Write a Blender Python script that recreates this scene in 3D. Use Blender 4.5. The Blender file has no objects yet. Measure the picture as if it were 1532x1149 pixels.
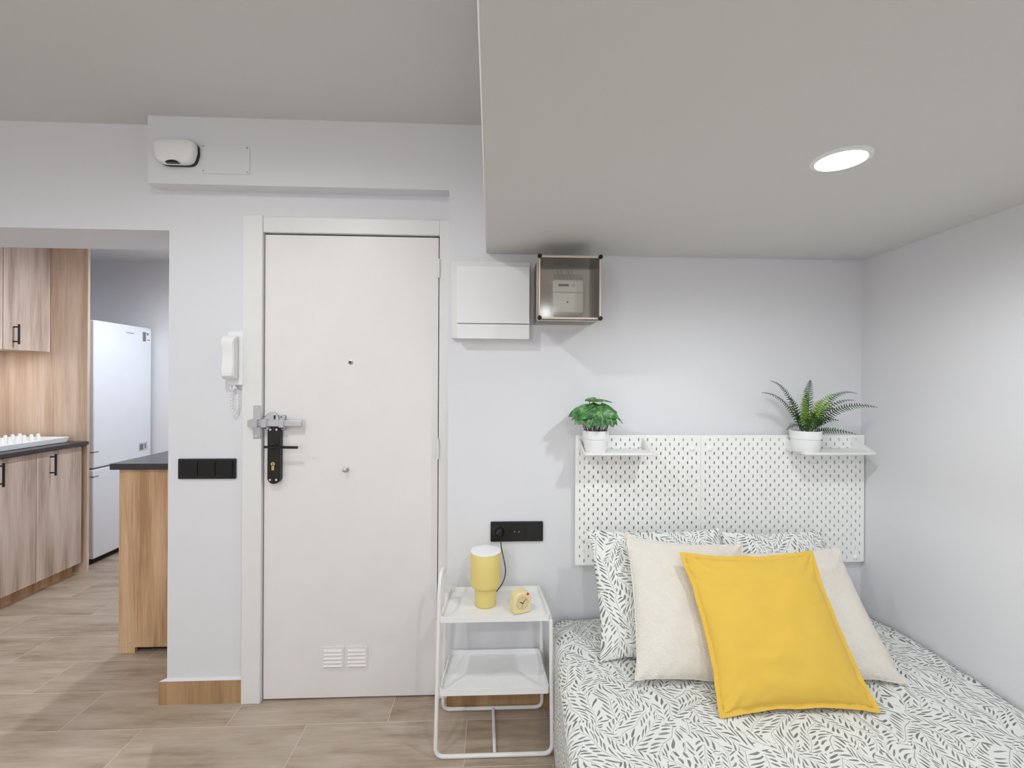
import bpy, bmesh, math, random
from mathutils import Vector, Matrix, Euler, noise
PI = math.pi
random.seed(7)
scn = bpy.context.scene
COL = scn.collection

# ------------------------------------------------------------------ materials
def srgb(r, g, b):
    f = lambda c: (c / 255 / 12.92) if c / 255 <= .04045 else ((c / 255 + .055) / 1.055) ** 2.4
    return (f(r), f(g), f(b), 1.0)

class NT:
    """tiny wrapper round a node tree"""
    def __init__(s, name):
        s.m = bpy.data.materials.new(name); s.m.use_nodes = True
        s.t = s.m.node_tree; s.b = s.t.nodes['Principled BSDF']
    def n(s, typ, **k):
        o = s.t.nodes.new(typ)
        for a, v in k.items(): setattr(o, a, v)
        return o
    def l(s, a, b): s.t.links.new(a, b)
    def math(s, op, a, b=None, c=None, clamp=False):
        o = s.n('ShaderNodeMath', operation=op); o.use_clamp = clamp
        for i, v in enumerate((a, b, c)):
            if v is None: continue
            if isinstance(v, (int, float)): o.inputs[i].default_value = v
            else: s.l(v, o.inputs[i])
        return o.outputs[0]
    def mix(s, fac, a, b):
        o = s.n('ShaderNodeMix', data_type='RGBA')
        for i, v in ((0, fac), (6, a), (7, b)):
            if isinstance(v, (int, float, tuple)): o.inputs[i].default_value = v
            else: s.l(v, o.inputs[i])
        return o.outputs[2]
    def obj(s, scale=(1, 1, 1), loc=(0, 0, 0)):
        tc = s.n('ShaderNodeTexCoord'); mp = s.n('ShaderNodeMapping')
        mp.inputs['Scale'].default_value = scale; mp.inputs['Location'].default_value = loc
        s.l(tc.outputs['Object'], mp.inputs[0]); return mp.outputs[0]
    def noise(s, vec, scale, detail=2.0, rough=.5):
        o = s.n('ShaderNodeTexNoise'); s.l(vec, o.inputs['Vector'])
        o.inputs['Scale'].default_value = scale; o.inputs['Detail'].default_value = detail
        o.inputs['Roughness'].default_value = rough
        return o.outputs[0]
    def ramp(s, fac, stops):
        o = s.n('ShaderNodeValToRGB'); s.l(fac, o.inputs[0]); e = o.color_ramp.elements
        e[0].position, e[0].color = stops[0]; e[1].position, e[1].color = stops[1]
        for p, c in stops[2:]:
            x = e.new(p); x.color = c
        return o.outputs[0]
    def bump(s, h, strength=.2, dist=.01):
        o = s.n('ShaderNodeBump'); o.inputs['Strength'].default_value = strength
        o.inputs['Distance'].default_value = dist
        s.l(h, o.inputs['Height']); s.l(o.outputs[0], s.b.inputs['Normal'])
    def set(s, col=None, rough=None, metal=None, spec=None):
        if col is not None:
            if isinstance(col, tuple): s.b.inputs['Base Color'].default_value = col
            else: s.l(col, s.b.inputs['Base Color'])
        if rough is not None: s.b.inputs['Roughness'].default_value = rough
        if metal is not None: s.b.inputs['Metallic'].default_value = metal
        if spec is not None: s.b.inputs['Specular IOR Level'].default_value = spec
        return s.m

def plain(name, col, rough=.5, metal=0., spec=.5, mottled=.0):
    t = NT(name)
    c = col
    v = t.obj()
    n = t.noise(v, 9., 3.)
    k = mottled or .03
    dark = tuple(x * (1 - k) for x in col[:3]) + (1,)
    lite = tuple(min(1, x * (1 + k)) for x in col[:3]) + (1,)
    return t.set(t.mix(n, dark, lite), rough, metal, spec)

def paint(name, col, rough=.75):
    t = NT(name); v = t.obj()
    n1 = t.noise(v, 1.3, 2.)
    a = tuple(x * .98 for x in col[:3]) + (1,)
    t.set(t.mix(n1, a, col), rough, 0, .3)
    t.bump(t.noise(v, 160., 3.), .06, .004)
    return t.m

def oak(name, c0, c1, c2, seed=0., rough=.5):
    t = NT(name)
    v = t.obj((9, 9, .9), (seed, seed * .7, seed))
    n = t.noise(v, 1.6, 4., .55)
    v2 = t.obj((60, 60, 1.6), (seed, 0, 0))
    n2 = t.noise(v2, 2.2, 3., .6)
    f = t.math('ADD', t.math('MULTIPLY', n, .72), t.math('MULTIPLY', n2, .28))
    t.set(t.ramp(f, [(.36, c0), (.50, c1), (.64, c2)]), rough, 0, .35)
    t.bump(n2, .05, .003)
    return t.m

def emit(name, col, strength):
    t = NT(name)
    t.b.inputs['Base Color'].default_value = col
    t.b.inputs['Emission Color'].default_value = col
    t.b.inputs['Emission Strength'].default_value = strength
    return t.m

def leaf_cloth(name, ground, leafcol):
    """white cotton printed with grey leaf sprigs, in UV metres"""
    t = NT(name)
    uv = t.n('ShaderNodeUVMap'); uv.uv_map = 'UVMap'
    wn = t.n('ShaderNodeTexNoise'); t.l(uv.outputs[0], wn.inputs['Vector'])
    wn.inputs['Scale'].default_value = 7.; wn.inputs['Detail'].default_value = 1.
    sp = t.n('ShaderNodeSeparateXYZ'); t.l(uv.outputs[0], sp.inputs[0])
    sn = t.n('ShaderNodeSeparateXYZ'); t.l(wn.outputs[1], sn.inputs[0])
    x = t.math('ADD', sp.outputs[0], t.math('MULTIPLY', t.math('SUBTRACT', sn.outputs[0], .5), .11))
    y = t.math('ADD', sp.outputs[1], t.math('MULTIPLY', t.math('SUBTRACT', sn.outputs[1], .5), .07))
    W, P = .050, .0168
    # sprigs change direction from patch to patch
    cxy = t.n('ShaderNodeCombineXYZ'); t.l(x, cxy.inputs[0]); t.l(y, cxy.inputs[1])
    vo = t.n('ShaderNodeTexVoronoi'); t.l(cxy.outputs[0], vo.inputs['Vector']); vo.inputs['Scale'].default_value = 9.
    vs_ = t.n('ShaderNodeSeparateXYZ'); t.l(vo.outputs['Color'], vs_.inputs[0])
    rot = t.n('ShaderNodeVectorRotate', rotation_type='Z_AXIS'); t.l(cxy.outputs[0], rot.inputs['Vector'])
    t.l(t.math('MULTIPLY', t.math('SUBTRACT', vs_.outputs[0], .5), 2.0), rot.inputs['Angle'])
    rs_ = t.n('ShaderNodeSeparateXYZ'); t.l(rot.outputs[0], rs_.inputs[0])
    x, y = rs_.outputs[0], rs_.outputs[1]
    s = t.math('DIVIDE', x, W)
    k = t.math('FLOOR', s)
    u = t.math('MULTIPLY', t.math('SUBTRACT', t.math('FRACT', s), .5), W)
    wk = t.n('ShaderNodeTexWhiteNoise', noise_dimensions='1D'); t.l(k, wk.inputs['W'])
    d = t.math('SUBTRACT', t.math('MULTIPLY', t.math('GREATER_THAN', wk.outputs[0], .5), 2.), 1.)
    side = t.math('GREATER_THAN', u, 0.)
    a = t.math('ABSOLUTE', u)
    yy = t.math('ADD', t.math('MULTIPLY', y, d), t.math('MULTIPLY', wk.outputs[0], .5))
    tt = t.math('SUBTRACT', yy, t.math('MULTIPLY', a, 1.15))
    tt = t.math('ADD', tt, t.math('MULTIPLY', side, P * .45))
    q = t.math('DIVIDE', tt, P)
    idx = t.math('FLOOR', q)
    cx = t.n('ShaderNodeCombineXYZ'); t.l(idx, cx.inputs[0]); t.l(k, cx.inputs[1]); t.l(side, cx.inputs[2])
    wl = t.n('ShaderNodeTexWhiteNoise', noise_dimensions='3D'); t.l(cx.outputs[0], wl.inputs['Vector'])
    ws = t.n('ShaderNodeSeparateXYZ'); t.l(wl.outputs['Color'], ws.inputs[0])
    m = t.math('SUBTRACT', t.math('FRACT', q), .5)
    m = t.math('ADD', m, t.math('MULTIPLY', t.math('SUBTRACT', ws.outputs[1], .5), .34))
    dist = t.math('MULTIPLY', t.math('ABSOLUTE', m), P * .66)
    a1 = t.math('ADD', .0185, t.math('MULTIPLY', ws.outputs[0], .0065))
    r = t.math('DIVIDE', t.math('SUBTRACT', a, .0035), t.math('SUBTRACT', a1, .0035), None, True)
    prof = t.math('MULTIPLY', t.math('POWER', r, .8), t.math('POWER', t.math('SUBTRACT', 1., r, None, True), .42))
    wid = t.math('MULTIPLY', t.math('MULTIPLY', prof, .0060), t.math('GREATER_THAN', ws.outputs[1], .07))
    leaf = t.math('LESS_THAN', dist, wid)
    stem = t.math('LESS_THAN', a, .0006)
    twig = t.math('MULTIPLY', t.math('LESS_THAN', dist, .0003), t.math('LESS_THAN', a, .006))
    f = t.math('MAXIMUM', t.math('MAXIMUM', leaf, t.math('MULTIPLY', stem, .8)), t.math('MULTIPLY', twig, .6))
    tone = t.mix(ws.outputs[2], tuple(c * .85 for c in leafcol[:3]) + (1,), tuple(c * 1.3 for c in leafcol[:3]) + (1,))
    t.set(t.mix(f, ground, tone), .9, 0, .15)
    t.bump(t.noise(uv.outputs[0], 700., 2.), .08, .002)
    return t.m

WHITE_WALL = srgb(226, 226, 229)
M = {}
M['wall'] = paint('white wall paint', WHITE_WALL)
M['ceiling'] = paint('white ceiling paint', srgb(216, 215, 214))
M['door'] = plain('white door lacquer', srgb(232, 228, 227), .42)
M['frame'] = plain('white frame lacquer', srgb(230, 229, 227), .4)
M['white'] = plain('white plastic', srgb(238, 238, 238), .35)
M['white_metal'] = plain('white powder coat', srgb(240, 240, 239), .38)
M['peg'] = plain('white pegboard fibre', srgb(247, 247, 244), .5)
M['ceramic'] = plain('white ceramic', srgb(240, 240, 240), .3)
M['black'] = plain('black plastic', srgb(20, 20, 21), .28)
M['black_iron'] = plain('black iron', srgb(30, 28, 25), .4, .3, .5, .5)
M['dark'] = plain('dark gap', srgb(30, 28, 27), .8)
M['steel'] = plain('brushed steel', srgb(190, 190, 192), .38, .75, .5, .12)
M['brass'] = plain('brass', srgb(215, 195, 130), .3, .8)
M['worktop'] = plain('anthracite worktop', srgb(48, 46, 50), .32, 0., .6, .15)
M['oak_mid'] = oak('mid oak laminate', srgb(190, 163, 141), srgb(211, 187, 166), srgb(224, 204, 186), 5.7)
M['oak_pale'] = oak('pale oak laminate', srgb(170, 149, 134), srgb(201, 181, 168), srgb(215, 198, 186), 3.1)
M['oak_warm'] = oak('warm oak laminate', srgb(176, 136, 101), srgb(207, 170, 132), srgb(222, 190, 155), 8.3)
M['fridge'] = plain('white fridge enamel', srgb(232, 234, 240), .3)
M['yellow_metal'] = plain('pale yellow lacquer', srgb(232, 211, 132), .45)
M['diffuser'] = plain('opal lamp diffuser', srgb(246, 245, 248), .5)
M['cream'] = plain('cream clock plastic', srgb(240, 222, 172), .45)
M['cream_face'] = plain('cream clock dial', srgb(226, 208, 158), .5)
M['red'] = plain('red button', srgb(214, 60, 50), .4)
M['soil'] = plain('dark soil', srgb(50, 38, 30), .95, 0, .1, .5)
M['stem'] = plain('dark stems', srgb(70, 48, 38), .7)
M['frond_dark'] = plain('dark fern green', srgb(46, 76, 40), .5, 0, .3, .5)
M['frond_light'] = plain('bright fern green', srgb(122, 158, 48), .5, 0, .3, .35)
M['grey_mark'] = plain('grey print', srgb(120, 122, 128), .5)
M['light_grey'] = plain('light grey plastic', srgb(205, 205, 202), .5)
M['lcd'] = plain('grey display', srgb(128, 132, 122), .3)
M['tan_edge'] = plain('yellowed plastic edge', srgb(224, 210, 194), .4)
M['meter_back'] = plain('taupe backing board', srgb(238, 230, 221), .6)
M['meter_white'] = plain('off white meter casing', srgb(232, 230, 224), .5)
M['mattress'] = plain('mattress ticking', srgb(225, 225, 222), .9)
M['bedding'] = leaf_cloth('leaf printed cotton', srgb(236, 236, 233), srgb(132, 135, 130))
M['lamp_on'] = emit('downlight diffuser', (.98, .99, 1, 1), 9.)

def cloth(name, c, scale, strength, fine=False):
    t = NT(name); v = t.obj()
    n = t.noise(v, scale, 4., .6)
    a = tuple(x * .93 for x in c[:3]) + (1,)
    t.set(t.mix(n, a, c), .92, 0, .15)
    t.b.inputs['Sheen Weight'].default_value = .12
    if fine:
        w = t.n('ShaderNodeTexWave', wave_type='BANDS', bands_direction='DIAGONAL'); t.l(v, w.inputs['Vector'])
        w.inputs['Scale'].default_value = 70.; w.inputs['Distortion'].default_value = 6.; w.inputs['Detail'].default_value = 2.
        h = t.math('ADD', t.math('MULTIPLY', w.outputs[1], .5), t.noise(v, 190., 2.))
        t.bump(h, strength, .004)
    else:
        t.bump(t.noise(v, 420., 2.), strength, .002)
    return t.m
M['cream_cloth'] = cloth('cream waffle cotton', srgb(238, 231, 221), 22., .55, True)
M['yellow_cloth'] = cloth('yellow cotton', srgb(231, 192, 84), 12., .12)

def floor_mat():
    t = NT('wood look floor tiles')
    tc = t.n('ShaderNodeTexCoord')
    mp = t.n('ShaderNodeMapping'); mp.inputs['Location'].default_value = (.09, -1.93 + .235 * 20, 0)
    t.l(tc.outputs['Object'], mp.inputs[0])
    def brick(mort):
        b = t.n('ShaderNodeTexBrick'); t.l(mp.outputs[0], b.inputs['Vector'])
        b.offset = .5; b.offset_frequency = 2; b.squash = 1.
        b.inputs['Scale'].default_value = 1.; b.inputs['Brick Width'].default_value = .645
        b.inputs['Row Height'].default_value = .235; b.inputs['Mortar Size'].default_value = mort
        b.inputs['Mortar Smooth'].default_value = .2
        b.inputs['Color1'].default_value = (0, 0, 0, 1); b.inputs['Color2'].default_value = (1, 1, 1, 1)
        b.inputs['Bias'].default_value = 0.
        return b
    b = brick(.0014)
    sep = t.n('ShaderNodeSeparateColor'); t.l(b.outputs[0], sep.inputs[0])
    # shift the grain per tile
    sc = t.n('ShaderNodeVectorMath', operation='SCALE'); t.l(b.outputs[0], sc.inputs[0]); sc.inputs['Scale'].default_value = 7.
    ad = t.n('ShaderNodeVectorMath', operation='ADD'); t.l(mp.outputs[0], ad.inputs[0]); t.l(sc.outputs[0], ad.inputs[1])
    m2 = t.n('ShaderNodeMapping'); m2.inputs['Scale'].default_value = (1.7, 8., 1.); t.l(ad.outputs[0], m2.inputs[0])
    n = t.noise(m2.outputs[0], 1.5, 4., .6)
    m3 = t.n('ShaderNodeMapping'); m3.inputs['Scale'].default_value = (5., 60., 1.); t.l(ad.outputs[0], m3.inputs[0])
    n2 = t.noise(m3.outputs[0], 1.2, 3., .6)
    f = t.math('ADD', t.math('MULTIPLY', n, .75), t.math('MULTIPLY', n2, .25))
    f = t.math('ADD', f, t.math('MULTIPLY', t.math('SUBTRACT', sep.outputs[0], .5), .06))
    c = t.ramp(f, [(.30, srgb(148, 128, 111)), (.48, srgb(180, 163, 145)), (.66, srgb(197, 182, 167))])
    t.set(t.mix(b.outputs[1], c, srgb(216, 202, 184)), .42, 0, .4)
    t.bump(t.math('SUBTRACT', t.math('MULTIPLY', n2, .2), b.outputs[1]), .12, .003)
    return t.m
M['floor'] = floor_mat()
M['base_tile'] = oak('wood look skirting tile', srgb(150, 118, 84), srgb(176, 142, 104), srgb(190, 158, 120), 5.)

def clear_mat():
    t = NT('smoky clear plastic')
    tr = t.n('ShaderNodeBsdfTransparent'); tr.inputs[0].default_value = (.99, .985, .975, 1)
    gl = t.n('ShaderNodeBsdfGlossy'); gl.inputs['Roughness'].default_value = .12
    fr = t.n('ShaderNodeFresnel'); fr.inputs[0].default_value = 1.45
    df = t.n('ShaderNodeBsdfDiffuse'); df.inputs[0].default_value = srgb(214, 206, 196)
    m0 = t.n('ShaderNodeMixShader'); m0.inputs[0].default_value = .045
    t.l(tr.outputs[0], m0.inputs[1]); t.l(df.outputs[0], m0.inputs[2])
    mx = t.n('ShaderNodeMixShader'); t.l(fr.outputs[0], mx.inputs[0])
    t.l(m0.outputs[0], mx.inputs[1]); t.l(gl.outputs[0], mx.inputs[2])
    out = t.t.nodes['Material Output']; t.l(mx.outputs[0], out.inputs[0])
    return t.m
M['clear'] = clear_mat()

def variegated():
    t = NT('variegated green leaf')
    uv = t.n('ShaderNodeUVMap'); uv.uv_map = 'UVMap'
    sp = t.n('ShaderNodeSeparateXYZ'); t.l(uv.outputs[0], sp.inputs[0])
    x = t.math('ABSOLUTE', sp.outputs[0])
    n = t.noise(t.obj(), 55., 3., .6)
    n2 = t.noise(t.obj(), 22., 1.)
    f = t.math('ADD', t.math('MULTIPLY', n, .6), t.math('MULTIPLY', n2, .4))
    c = t.ramp(f, [(.38, srgb(38, 86, 34)), (.52, srgb(66, 124, 58)), (.66, srgb(150, 188, 142))])
    vein = t.math('LESS_THAN', x, .03)
    t.set(t.mix(t.math('MULTIPLY', vein, .6), c, srgb(160, 190, 140)), .4, 0, .4)
    return t.m
M['variegated'] = variegated()

# ------------------------------------------------------------------ mesh helpers
class MB:
    def __init__(s): s.v = []; s.f = []; s.uv = {}
    def add(s, vs, fs, uvs=None):
        o = len(s.v); s.v += [Vector(v) for v in vs]
        for i, f in enumerate(fs):
            s.f.append(tuple(k + o for k in f))
            if uvs: s.uv[len(s.f) - 1] = [uvs[k] for k in f]
        return s
    def box(s, x0, x1, y0, y1, z0, z1):
        return s.add([(x0, y0, z0), (x1, y0, z0), (x1, y1, z0), (x0, y1, z0), (x0, y0, z1), (x1, y0, z1), (x1, y1, z1), (x0, y1, z1)],
                     [(0, 3, 2, 1), (4, 5, 6, 7), (0, 1, 5, 4), (1, 2, 6, 5), (2, 3, 7, 6), (3, 0, 4, 7)])
    def prism(s, poly, axis, a, b):
        """extrude a 2-D polygon (ccw) along axis from a to b. axis 'y': poly in (x,z); 'x': (y,z); 'z': (x,y)"""
        P = {'y': lambda p, t: (p[0], t, p[1]), 'x': lambda p, t: (t, p[0], p[1]), 'z': lambda p, t: (p[0], p[1], t)}[axis]
        n = len(poly)
        vs = [P(p, a) for p in poly] + [P(p, b) for p in poly]
        fs = [tuple(range(n)), tuple(range(2 * n - 1, n - 1, -1))] + [(i, n + i, n + (i + 1) % n, (i + 1) % n) for i in range(n)]
        return s.add(vs, fs)
    def tube(s, pts, r, n=10, closed=False, cap=True):
        pts = [Vector(p) for p in pts]; m = len(pts)
        rs = r if isinstance(r, (list, tuple)) else [r] * m
        tang = []
        for i in range(m):
            if closed: d = pts[(i + 1) % m] - pts[i - 1]
            else: d = pts[min(i + 1, m - 1)] - pts[max(i - 1, 0)]
            tang.append(d.normalized())
        up = Vector((0, 0, 1)) if abs(tang[0].z) < .9 else Vector((1, 0, 0))
        nrm = (up - tang[0] * up.dot(tang[0])).normalized()
        vs = []
        for i in range(m):
            nrm = (nrm - tang[i] * nrm.dot(tang[i]))
            nrm = nrm.normalized() if nrm.length > 1e-6 else tang[i].orthogonal().normalized()
            bn = tang[i].cross(nrm)
            for j in range(n):
                a = 2 * PI * j / n
                vs.append(pts[i] + (nrm * math.cos(a) + bn * math.sin(a)) * rs[i])
        fs = []
        for i in range(m if closed else m - 1):
            k = (i + 1) % m
            for j in range(n):
                fs.append((i * n + j, i * n + (j + 1) % n, k * n + (j + 1) % n, k * n + j))
        if not closed and cap:
            fs.append(tuple(range(n - 1, -1, -1))); fs.append(tuple((m - 1) * n + j for j in range(n)))
        return s.add(vs, fs)
    def lathe(s, prof, c=(0, 0, 0), n=40, axis='z'):
        vs = []
        for r, h in prof:
            for j in range(n):
                a = 2 * PI * j / n
                x, y = r * math.cos(a), r * math.sin(a)
                if axis == 'z': vs.append((c[0] + x, c[1] + y, c[2] + h))
                elif axis == 'y': vs.append((c[0] + x, c[1] - h, c[2] + y))
                else: vs.append((c[0] + h, c[1] + x, c[2] + y))
        fs = []
        for i in range(len(prof) - 1):
            for j in range(n):
                fs.append((i * n + j, i * n + (j + 1) % n, (i + 1) * n + (j + 1) % n, (i + 1) * n + j))
        if prof[0][0] > 1e-5: fs.append(tuple(range(n - 1, -1, -1)))
        if prof[-1][0] > 1e-5: fs.append(tuple((len(prof) - 1) * n + j for j in range(n)))
        return s.add(vs, fs)
    def disc(s, c, r, h, n=20, axis='y'):
        return s.lathe([(r, 0), (r, h)], c, n, axis)

def rrect(x0, x1, z0, z1, r, n=5):
    p = []
    for cx, cz, a0 in ((x1 - r, z0 + r, -90), (x1 - r, z1 - r, 0), (x0 + r, z1 - r, 90), (x0 + r, z0 + r, 180)):
        for i in range(n + 1):
            a = math.radians(a0 + 90 * i / n); p.append((cx + r * math.cos(a), cz + r * math.sin(a)))
    return p

def fillet(pts, r, n=6):
    """round the inner corners of a 3-D polyline"""
    pts = [Vector(p) for p in pts]; out = [pts[0]]
    for i in range(1, len(pts) - 1):
        a, b, c = pts[i - 1], pts[i], pts[i + 1]
        u, v = (a - b), (c - b)
        d = min(r, u.length * .49, v.length * .49)
        p, q = b + u.normalized() * d, b + v.normalized() * d
        for k in range(n + 1):
            t = k / n; out.append(p * (1 - t) ** 2 + b * 2 * t * (1 - t) + q * t * t)
    out.append(pts[-1]); return out

def base_of(o):
    L = Vector((0, 0, 0))
    while o is not None:
        L += o.location; o = o.parent
    return L

def obj(name, mb, mat, parent=None, bevel=0., smooth=None, local=False, seg=2, subsurf=0, weld=False):
    L = Vector((0, 0, 0)) if (local or parent is None) else base_of(parent)
    me = bpy.data.meshes.new(name)
    me.from_pydata([tuple(v - L) for v in mb.v], [], mb.f); me.update()
    if mb.uv:
        ul = me.uv_layers.new(name='UVMap')
        for p in me.polygons:
            u = mb.uv.get(p.index)
            if u:
                for li, c in zip(p.loop_indices, u): ul.data[li].uv = c
    bm = bmesh.new(); bm.from_mesh(me)
    if weld: bmesh.ops.remove_doubles(bm, verts=bm.verts, dist=1e-5)
    bmesh.ops.recalc_face_normals(bm, faces=bm.faces); bm.to_mesh(me); bm.free()
    o = bpy.data.objects.new(name, me); COL.objects.link(o)
    me.materials.append(M[mat] if isinstance(mat, str) else mat)
    if parent is not None: o.parent = parent
    if smooth is None: smooth = 35
    if smooth:
        me.polygons.foreach_set('use_smooth', [True] * len(me.polygons))
        try: me.set_sharp_from_angle(angle=math.radians(smooth))
        except Exception: pass
    if bevel:
        b = o.modifiers.new('edge', 'BEVEL'); b.width = bevel; b.segments = seg; b.limit_method = 'ANGLE'; b.angle_limit = math.radians(40)
        b.harden_normals = False
    if subsurf:
        sm = o.modifiers.new('soft', 'SUBSURF'); sm.levels = subsurf; sm.render_levels = subsurf
    return o

def tag(o, label, cat, group=None):
    o['label'] = label; o['category'] = cat
    if group: o['group'] = group
    return o
def thing(name, label, cat, loc=(0, 0, 0), group=None, rot=(0, 0, 0)):
    o = bpy.data.objects.new(name, None); COL.objects.link(o); o.empty_display_size = .05
    o.location = loc; o.rotation_euler = rot
    return tag(o, label, cat, group)
def struct(name, mb, mat, **k):
    o = obj(name, mb, mat, **k); o['kind'] = 'structure'; return o
def B(*a): return MB().box(*a)

# ------------------------------------------------------------------ planes of the place (metres; camera at the origin, 1.40 m up)
YW, YR = 2.005, 2.08          # bed wall / recessed entrance wall
ZC, ZD, ZK = 2.487, 1.937, 2.42   # main ceiling, lowered ceiling over the bed, kitchen ceiling
XL, YB, YF = -3.5, -2.6, 4.24
def xr(y): return 1.646 + (y - 2.005) * .07   # the right wall runs slightly off square

# ------------------------------------------------------------------ setting
struct('floor', B(XL, 2.1, YB, YF, -.1, 0), 'floor', smooth=0)
# bed wall with the beam over the entrance
w = MB().box(-.18, 2.1, YW, YW + .4, 0, ZC)
struct('wall_back', w, 'wall', smooth=0)
struct('wall_over_door', B(-1.424, -.18, YW, YR, 2.207, ZC), 'wall', smooth=0)
DX0, DX1, DZ = -.986, -.226, 2.031       # door opening
w = MB()
w.box(-1.385, DX0, YR, 2.40, 0, 2.035)
w.box(XL, -.18, YR, 2.40, 2.035, ZC)
w.box(DX1, -.18, YR, 2.40, 0, 2.035)
struct('wall_entry', w, 'wall', smooth=0)
struct('wall_dark_backing', B(DX0, DX1, 2.30, 2.40, 0, 2.035), 'dark', smooth=0)  # unseen dark sheet behind the door, painted shade for the opening
w = MB(); yb = YB
w.add([(xr(yb), yb, 0), (2.1, yb, 0), (2.1, YW, 0), (xr(YW), YW, 0), (xr(yb), yb, ZC), (2.1, yb, ZC), (2.1, YW, ZC), (xr(YW), YW, ZC)],
      [(0, 3, 2, 1), (4, 5, 6, 7), (0, 1, 5, 4), (1, 2, 6, 5), (2, 3, 7, 6), (3, 0, 4, 7)])
struct('wall_right', w, 'wall', smooth=0)
struct('ceiling', B(XL, 2.1, YB, 2.40, ZC, ZC + .1), 'ceiling', smooth=0)
struct('ceiling_lowered', B(-.022, 2.1, YB, YW, ZD, ZC), 'ceiling', bevel=.007, seg=3)
struct('ceiling_kitchen', B(XL, -1.1, 2.40, YF, ZK, ZK + .15), 'ceiling', smooth=0)
struct('wall_left', B(XL - .1, XL, YB, YF, 0, ZC + .1), 'wall', smooth=0)
struct('wall_kitchen', B(XL, -1.1, YF, YF + .1, 0, ZC), 'wall', smooth=0)
struct('wall_kitchen_side', B(-1.25, -1.1, 2.40, YF, 0, ZC), 'wall', smooth=0)
# wall behind the camera; its wide glowing window is added as soft fill
w = MB().box(XL, -2.6, YB - .1, YB, 0, ZC).box(-.3, 2.1, YB - .1, YB, 0, ZC).box(-2.6, -.3, YB - .1, YB, 0, .7).box(-2.6, -.3, YB - .1, YB, 2.2, ZC)
struct('wall_rear', w, 'wall', smooth=0)
M['fill_light'] = emit('added fill glow pane', (.93, .96, 1, 1), 1.5)
fill_win = struct('fill_window', B(-2.6, -.3, YB - .09, YB - .06, .7, 2.2), 'fill_light', smooth=0)  # invented emissive pane, unseen, brightens the room from behind
f = MB()
for x in (-2.6, -1.47, -.36): f.box(x, x + .06, YB - .06, YB, .7, 2.2)
f.box(-2.6, -.3, YB - .06, YB, .7, .76).box(-2.6, -.3, YB - .06, YB, 2.14, 2.2)
obj('fill_window_frame', f, 'frame', fill_win, smooth=0)

# baseboards
struct('baseboard_entry', MB().box(-1.413, -1.067, YR - .012, YR, 0, .1).box(-1.413, -1.385, YR, 2.40, 0, .1), 'base_tile', smooth=0)
struct('trim_1', MB().add([(-1.413, YR - .012, .1), (-1.067, YR - .012, .1), (-1.067, YR, .108), (-1.385, YR, .108)], [(0, 1, 2, 3)]), 'wall', smooth=0)
struct('baseboard_back', B(-.18, 2.0, YW - .012, YW, 0, .09), 'base_tile', smooth=0)

# door frame
fr = MB().box(-1.065, DX0 + .003, YR - .022, YR + .05, 0, 2.103)
fr.box(DX0 + .003, DX1, YR - .016, YR + .05, DZ, 2.099)
fr.box(DX1, -.181, YR - .02, YR + .05, 0, 2.099)
trim = struct('trim_2', fr, 'frame', bevel=.003)
tr = B(-1.016, DX0 + .002, YR - .026, YR - .022, 1.142, 1.284)
stp = obj('strike_plate', tr, 'steel', trim, bevel=.002)
obj('keeper', MB().prism(rrect(-1.022, DX0 - .002, 1.192, 1.226, .004), 'y', YR - .05, YR - .026), 'steel', stp)
sc = MB()
for z in (1.152, 1.272): sc.disc((-1.002, YR - .026, z), .005, .003, 12)
obj('screw', sc, 'light_grey', stp)

# ------------------------------------------------------------------ entrance door
YD = YR - .004
door = struct('door_1', B(DX0 + .0068, DX1 - .005, YD, YD + .04, .008, DZ - .0065), 'door', bevel=.002)
door['label'] = 'white flush entrance door with black lever plate and steel rim lock'
obj('gap_shade', MB().box(DX0 + .0032, DX0 + .0074, YD + .012, YD + .03, .008, DZ - .001).box(DX1 - .0049, DX1 - .0003, YD + .012, YD + .03, .008, DZ - .001).box(DX0 + .0075, DX1 - .005, YD + .012, YD + .03, DZ - .0064, DZ - .0006), 'dark', door, smooth=0)  # dark strips stand in for the shade inside the door gaps
for z0, z1 in ((1.845, 1.925), (1.052, 1.14), (.27, .35)):
    h = MB().tube([(DX1 - .003, YR - .024, z0), (DX1 - .003, YR - .024, z1)], .007, 10)
    h.box(DX1 - .016, DX1 - .003, YD - .003, YD, z0, z1)
    obj('hinge', h, 'frame', door)
pe = obj('peephole', MB().lathe([(.011, 0), (.011, .003), (.007, .005)], (-.612, YD, 1.473), 18, 'y'), 'steel', door)
obj('lens', MB().disc((-.612, YD - .005, 1.473), .006, .001, 14), 'black', pe)
kn = MB().lathe([(.013, 0), (.013, .003), (.006, .005), (.006, .016), (.009, .019), (.009, .026), (.004, .029)], (-.628, YD, 1.005), 18, 'y')
obj('small_pull_knob', kn, 'steel', door)
# ventilation grille, two panes of slats painted with the door
vg = MB()
for x0, x1 in ((-.728, -.634), (-.624, -.531)):
    vg.box(x0, x1, YD - .004, YD, .133, .14).box(x0, x1, YD - .004, YD, .224, .231).box(x0, x0 + .008, YD - .004, YD, .14, .224).box(x1 - .008, x1, YD - .004, YD, .14, .224)
    for k in range(5):
        z = .146 + k * .0165
        vg.add([(x0 + .008, YD - .009, z), (x1 - .008, YD - .009, z), (x1 - .008, YD, z + .012), (x0 + .008, YD, z + .012), (x0 + .008, YD, z), (x1 - .008, YD, z)],
               [(0, 1, 2, 3), (0, 4, 5, 1), (0, 3, 4), (1, 5, 2)])
obj('vent_grille', vg, 'door', door, smooth=0)
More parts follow.
